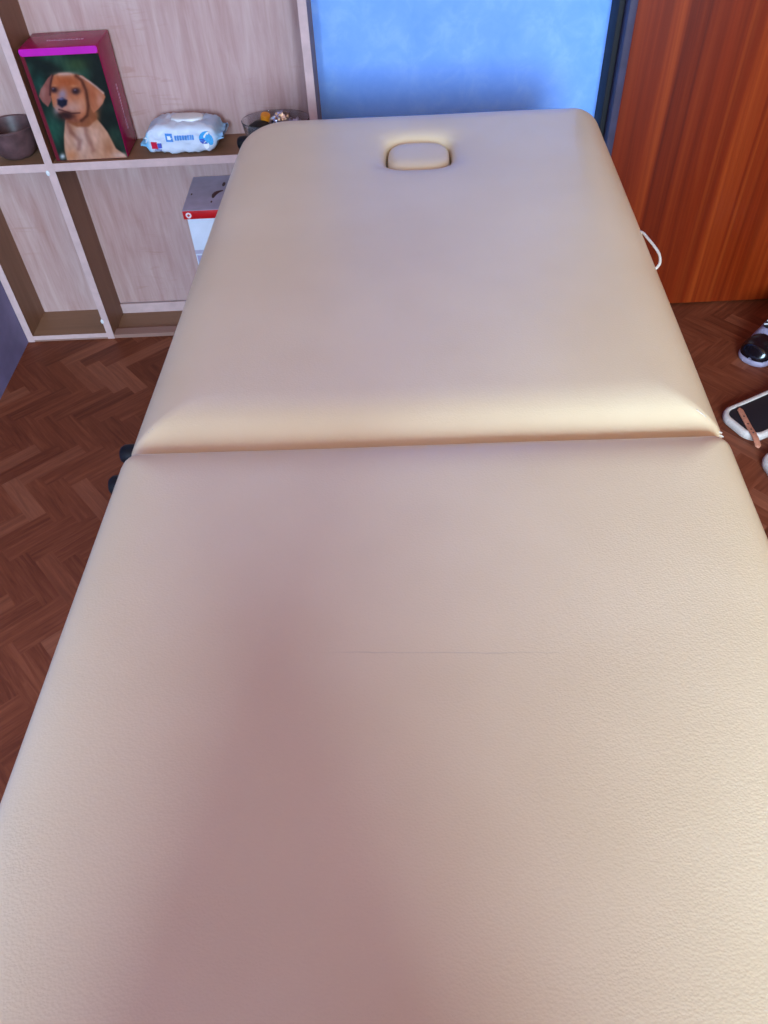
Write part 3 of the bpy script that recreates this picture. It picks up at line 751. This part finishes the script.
def sneaker():
    t = thing('sneaker', 'grey and black sneaker on the floor in front of the mahogany door', 'shoe', (.816, 1.424, 0), math.radians(42)); t.scale = (.84, .84, .84)
    L = .265
    def halfw(s): return .004 + .040 * (1 - (1 - min(1, s / .16)) ** 2.4) ** .5 * (1 - .16 * sm(.35, .62, np.array(s)).item()) * (1 - .55 * sm(.86, 1.0, np.array(s)).item() ** 2) if s > 0 else .004
    def outline(n=80, off=0):
        top = []
        for k in range(n + 1):
            s = (1 - math.cos(PI * k / n)) / 2
            w = halfw(s) + off
            if s > .9: w *= math.sqrt(max(0, 1 - ((s - .9) / .1) ** 2)) * .98 + .02
            if k == 0: w = 0
            top.append((s * L - (off if k == 0 else 0), w))
        return [(x, -w) for x, w in top] + [(x, w) for x, w in reversed(top[1:-1])]
    O = outline(); c = (L * .45, 0)
    def sc(f, z): return [(c[0] + (x - c[0]) * (1 - (1 - f) * .55), y * f, z) for x, y in O]
    bm = bmesh.new(); loft(bm, [sc(.97, .0005), sc(1.0, .003), sc(1.025, .007), sc(1.03, .010), sc(1.02, .014), sc(1.0, .017)])
    o = obj('sole', bm, mottled('pale_sole', (150, 138, 158), .06, .55, 80), t)
    def hgt(s):   # height of the upper along the shoe
        pts = [(0, .036), (.08, .050), (.2, .060), (.35, .075), (.5, .094), (.62, .098), (.8, .094), (.95, .103), (1, .100)]
        for (a, ha), (b, hb) in zip(pts, pts[1:]):
            if a <= s <= b: u = (s - a) / (b - a); u = u * u * (3 - 2 * u); return ha + (hb - ha) * u
        return .1
    def surf(s, a, off=0):   # a: 0..pi across the upper
        w = halfw(s) * .99
        if s > .9: w *= math.sqrt(max(.0004, 1 - ((s - .9) / .101) ** 2))
        h = hgt(s) - .015
        if s < .10: h *= (.25 + .75 * math.sqrt(max(0, 1 - (1 - s / .10) ** 2)))
        n = 2.5; cc, ss = math.cos(a), math.sin(a)
        r = (abs(cc) ** n + abs(ss) ** n) ** (-1 / n)
        return Vector((L * (.012 + .976 * s) - (off if s < .08 else 0), (w + off) * r * cc, (.015) + (h + off) * r * ss))
    def patch(s0, s1, a0, a1, off, ns=30, na=24, shape=None):
        bm = bmesh.new()
        for (o1) in (off,):
            grid = [[bm.verts.new(surf(s0 + (s1 - s0) * i / ns, a0 + (a1 - a0) * j / na, o1)) for j in range(na + 1)] for i in range(ns + 1)]
            for i in range(ns):
                for j in range(na):
                    if shape is None or shape((i + .5) / ns, (j + .5) / na): bm.faces.new((grid[i][j], grid[i + 1][j], grid[i + 1][j + 1], grid[i][j + 1]))
        bmesh.ops.delete(bm, geom=[v for v in bm.verts if not v.link_faces], context='VERTS')
        return bm
    up = obj('upper', patch(0, 1, 0, PI, 0, 60, 40), mottled('grey_white_mesh', (146, 139, 164), .07, .7, 300, .3, .2), t)
    up.modifiers.new('thickness', 'SOLIDIFY').thickness = .0015
    toe = obj('toe_cap', patch(0, .24, .10, PI - .10, .0012, 40, 60, lambda u, v: (u * 1.0) ** 2 + ((v - .5) / .5) ** 2 < 1), mottled('gloss_black_toe', (16, 12, 18), .15, .18, 80), t)
    toe['label'] = 'glossy black rounded toe cap'
    obj('lace_panel', patch(.30, .56, .95, PI - .95, .0014, 24, 20, lambda u, v: ((u - .5) / .5) ** 4 + ((v - .5) / .5) ** 4 < 1), mottled('black_tongue', (20, 17, 22), .15, .6, 200), t)
    for k in range(4):
        s = .36 + .05 * k
        bm = bmesh.new(); tube(bm, [surf(s + .012 * (j / 10 - .5), 1.0 + (PI - 2.0) * j / 10, .003) for j in range(11)], .0022, 8)
        obj('lace', bm, M_WHITE, t)
    # padded collar and dark opening
    bm = bmesh.new(); A = [2 * PI * k / 36 for k in range(36)]
    tube(bm, [(L * (.79 + .17 * math.cos(a)), .022 * math.sin(a), .0965 + .006 * math.cos(a)) for a in A + [A[0]]], .006, 10, False)
    obj('collar', bm, mottled('black_collar', (24, 20, 26), .15, .7, 200), t)
    bm = bmesh.new(); loft(bm, [[(L * (.79 + .15 * math.cos(a)), .02 * math.sin(a), z + .006 * math.cos(a)) for a in A] for z in (.092, .0955)])
    obj('lining', bm, mottled('dark_lining', (12, 10, 12), .1, .9, 200), t)
    bm = bmesh.new()
    for k in range(2):
        p = surf(.268, 1.95 - .0 * k, .001)
    loft(bm, [[(p.x + .0026 * math.cos(2 * PI * k / 14), p.y + .0022 * math.sin(2 * PI * k / 14), p.z + d) for k in range(14)] for d in (-.001, .0006)])
    obj('eyelet', bm, M_BLACK, t)
sneaker()

# ------------------------------------------------------------------ the photographer, whose soft shadow falls along the table
def skin_obj(name, nodes, edges, mat, parent, sub=2):
    """nodes: (x, y, z, rx, ry); first node is the root of one continuous skinned surface"""
    me = bpy.data.meshes.new(name); me.from_pydata([n[:3] for n in nodes], edges, [])
    o = bpy.data.objects.new(name, me); C.objects.link(o); me.materials.append(mat); o.parent = parent
    m = o.modifiers.new('skin', 'SKIN'); m.use_smooth_shade = True
    for i, n in enumerate(nodes):
        sv = me.skin_vertices[0].data[i]; sv.radius = (n[3], n[4]); sv.use_root = i == 0
    sd = o.modifiers.new('subdivision', 'SUBSURF'); sd.levels = sub; sd.render_levels = sub
    return o
def person():
    px, py = -.045, -.440
    t = thing('person', 'unseen person at the near table end, loose russet dress added to block light', 'person', (px, py, 0))
    skin = mottled('skin', (206, 150, 126), .04, .5, 40); top = mottled('russet_cotton', (140, 72, 36), .1, .85, 200)
    hairm = mottled('brown_hair', (66, 42, 30), .2, .5, 120); shoe = mottled('dark_slipper', (44, 40, 48), .1, .7, 120)
    N = [(0, .06, .90, .135, .10), (0, .10, 1.02, .115, .085), (0, .15, 1.18, .135, .095), (0, .19, 1.30, .125, .08), (0, .215, 1.38, .052, .052), (0, .235, 1.43, .055, .06), (0, .262, 1.49, .076, .09), (0, .262, 1.56, .074, .088), (0, .245, 1.615, .045, .055)]
    E = [(i, i + 1) for i in range(8)]
    def chain(start, pts):
        p = start
        for q in pts: N.append(q); E.append((p, len(N) - 1)); p = len(N) - 1
        return p
    for sg in (-1, 1):
        chain(0, [(sg * .088, 0, .82, .088, .088), (sg * .092, .005, .62, .070, .070), (sg * .092, .0, .46, .054, .054), (sg * .095, -.02, .28, .050, .050), (sg * .095, -.03, .09, .034, .034), (sg * .10, .03, .045, .036, .030), (sg * .105, .12, .030, .036, .020)])
        wr = chain(3, [(sg * .155, .185, 1.30, .050, .050), (sg * .215, .17, 1.22, .045, .045), (sg * .235, .19, 1.08, .038, .038), (sg * .16, .29, 1.07, .031, .031), (sg * .085, .355, 1.075, .022, .024), (sg * .062, .372, 1.085, .020, .030)])
        for f, (dy, dz, l) in enumerate(((.012, .022, .9), (.004, .010, 1.05), (-.004, -.004, 1.0), (-.010, -.016, .8))):
            bx, by, bz = sg * .052, .376 + dy * .4, 1.087 + dz
            chain(wr, [(bx, by, bz, .009, .009), (bx - sg * .020 * l, by + .004, bz + .004, .008, .008), (bx - sg * .034 * l, by - .004, bz + .004, .007, .007)])
        chain(wr, [(sg * .064, .366, 1.112, .010, .010), (sg * .052, .372, 1.134, .009, .009)])
    b = skin_obj('body', N, E, skin, t)
    # clothes as slightly larger skins over the body
    bm = bmesh.new(); rings = []
    for z, cy, hx, hy in ((.30, -.02, .200, .115), (.56, -.025, .205, .120), (.62, .03, .232, .125), (.72, .065, .232, .125), (.85, .08, .232, .125), (1.0, .105, .232, .122), (1.15, .150, .232, .126), (1.26, .180, .206, .124), (1.33, .19, .165, .10), (1.375, .203, .105, .08), (1.40, .210, .068, .066), (1.415, .213, .060, .060)):
        rings.append([])
        for k in range(64):
            a = 2 * PI * k / 64; c, sn = math.cos(a), math.sin(a); r = (abs(c) ** 2.5 + abs(sn) ** 2.5) ** (-1 / 2.5)
            f = 1 + .03 * max(0, 1 - z / 1.1) * math.cos(a * 9 + z * 2)
            rings[-1].append((hx * r * c * f, cy + hy * r * sn * f, z))
    loft(bm, rings); obj('dress', bm, top, t, angle=80)  # dress widened to block window light, russet for warm bounce
    for sg in (-1, 1):
        skin_obj('sleeve', [(sg * .120, .185, 1.30, .080, .075), (sg * .165, .180, 1.285, .080, .075), (sg * .222, .16, 1.20, .060, .060), (sg * .235, .19, 1.08, .052, .052), (sg * .165, .285, 1.07, .043, .043)], [(0, 1), (1, 2), (2, 3), (3, 4)], top, t)
    for sg in (-1, 1):
        skin_obj('slipper', [(sg * .097, -.05, .045, .042, .040), (sg * .10, .03, .045, .046, .040), (sg * .106, .13, .036, .044, .030)], [(0, 1), (1, 2)], shoe, t)
    bm = bmesh.new(); bmesh.ops.create_uvsphere(bm, u_segments=32, v_segments=20, radius=1)
    for v in bm.verts:
        c = v.co.copy(); n = 1 + .03 * mnoise.noise(c * 6)
        v.co = Vector((c.x * .088 * n, .248 + c.y * .098 * n, 1.565 + c.z * (.085 if c.z > 0 else .16) * n))
        if v.co.y > .285 and v.co.z < 1.60: v.co.y = .285
    obj('hair', bm, hairm, t)
    dk = mottled('dark_eye', (40, 28, 24), .1, .2, 80); lip = mottled('lip', (170, 96, 88), .05, .5, 80)
    for sg in (-1, 1):
        bm = bmesh.new(); bmesh.ops.create_uvsphere(bm, u_segments=16, v_segments=10, radius=.010, matrix=Matrix.Translation((sg * .030, .338, 1.525))); obj('eye', bm, dk, t)
        bm = bmesh.new(); bmesh.ops.create_uvsphere(bm, u_segments=16, v_segments=10, radius=.022, matrix=Matrix.Translation((sg * .080, .262, 1.51)) @ Matrix.Diagonal((.45, .7, 1.3, 1))); obj('ear', bm, skin, t)
    bm = bmesh.new(); bmesh.ops.create_uvsphere(bm, u_segments=16, v_segments=10, radius=.014, matrix=Matrix.Translation((0, .352, 1.50)) @ Matrix.Diagonal((.9, 1.1, 1.7, 1))); obj('nose', bm, skin, t)
    bm = bmesh.new(); bmesh.ops.create_uvsphere(bm, u_segments=16, v_segments=10, radius=.020, matrix=Matrix.Translation((0, .337, 1.46)) @ Matrix.Diagonal((1, .4, .3, 1))); obj('mouth', bm, lip, t)
person()

# ------------------------------------------------------------------ camera and look
H, pitch, roll, yaw = 1.1149, .8337, .0607, -.0276
def make_cam():
    cy, sy = math.cos(yaw), math.sin(yaw)
    f0 = Vector((sy, cy, 0)); r0 = Vector((cy, -sy, 0)); up = Vector((0, 0, 1))
    fwd = f0 * math.cos(pitch) - up * math.sin(pitch); dn = -f0 * math.sin(pitch) - up * math.cos(pitch)
    right = r0 * math.cos(roll) + dn * math.sin(roll); down = dn * math.cos(roll) - r0 * math.sin(roll)
    cd = bpy.data.cameras.new('camera'); cd.sensor_fit = 'HORIZONTAL'; cd.sensor_width = 36; cd.lens = 36; cd.clip_start = .02
    co = bpy.data.objects.new('camera', cd); C.objects.link(co)
    m = Matrix((right, -down, -fwd)).transposed().to_4x4(); m.translation = Vector((0, 0, H)); co.matrix_world = m
    scene.camera = co
make_cam()
w = bpy.data.worlds.new('sky'); scene.world = w; w.use_nodes = True
w.node_tree.nodes['Background'].inputs['Color'].default_value = (.85, .9, 1, 1)
w.node_tree.nodes['Background'].inputs['Strength'].default_value = .6
vs = scene.view_settings
vs.view_transform = 'Standard'; vs.look = 'None'; vs.gamma = 1; vs.use_curve_mapping = False
vs.exposure = 0.0
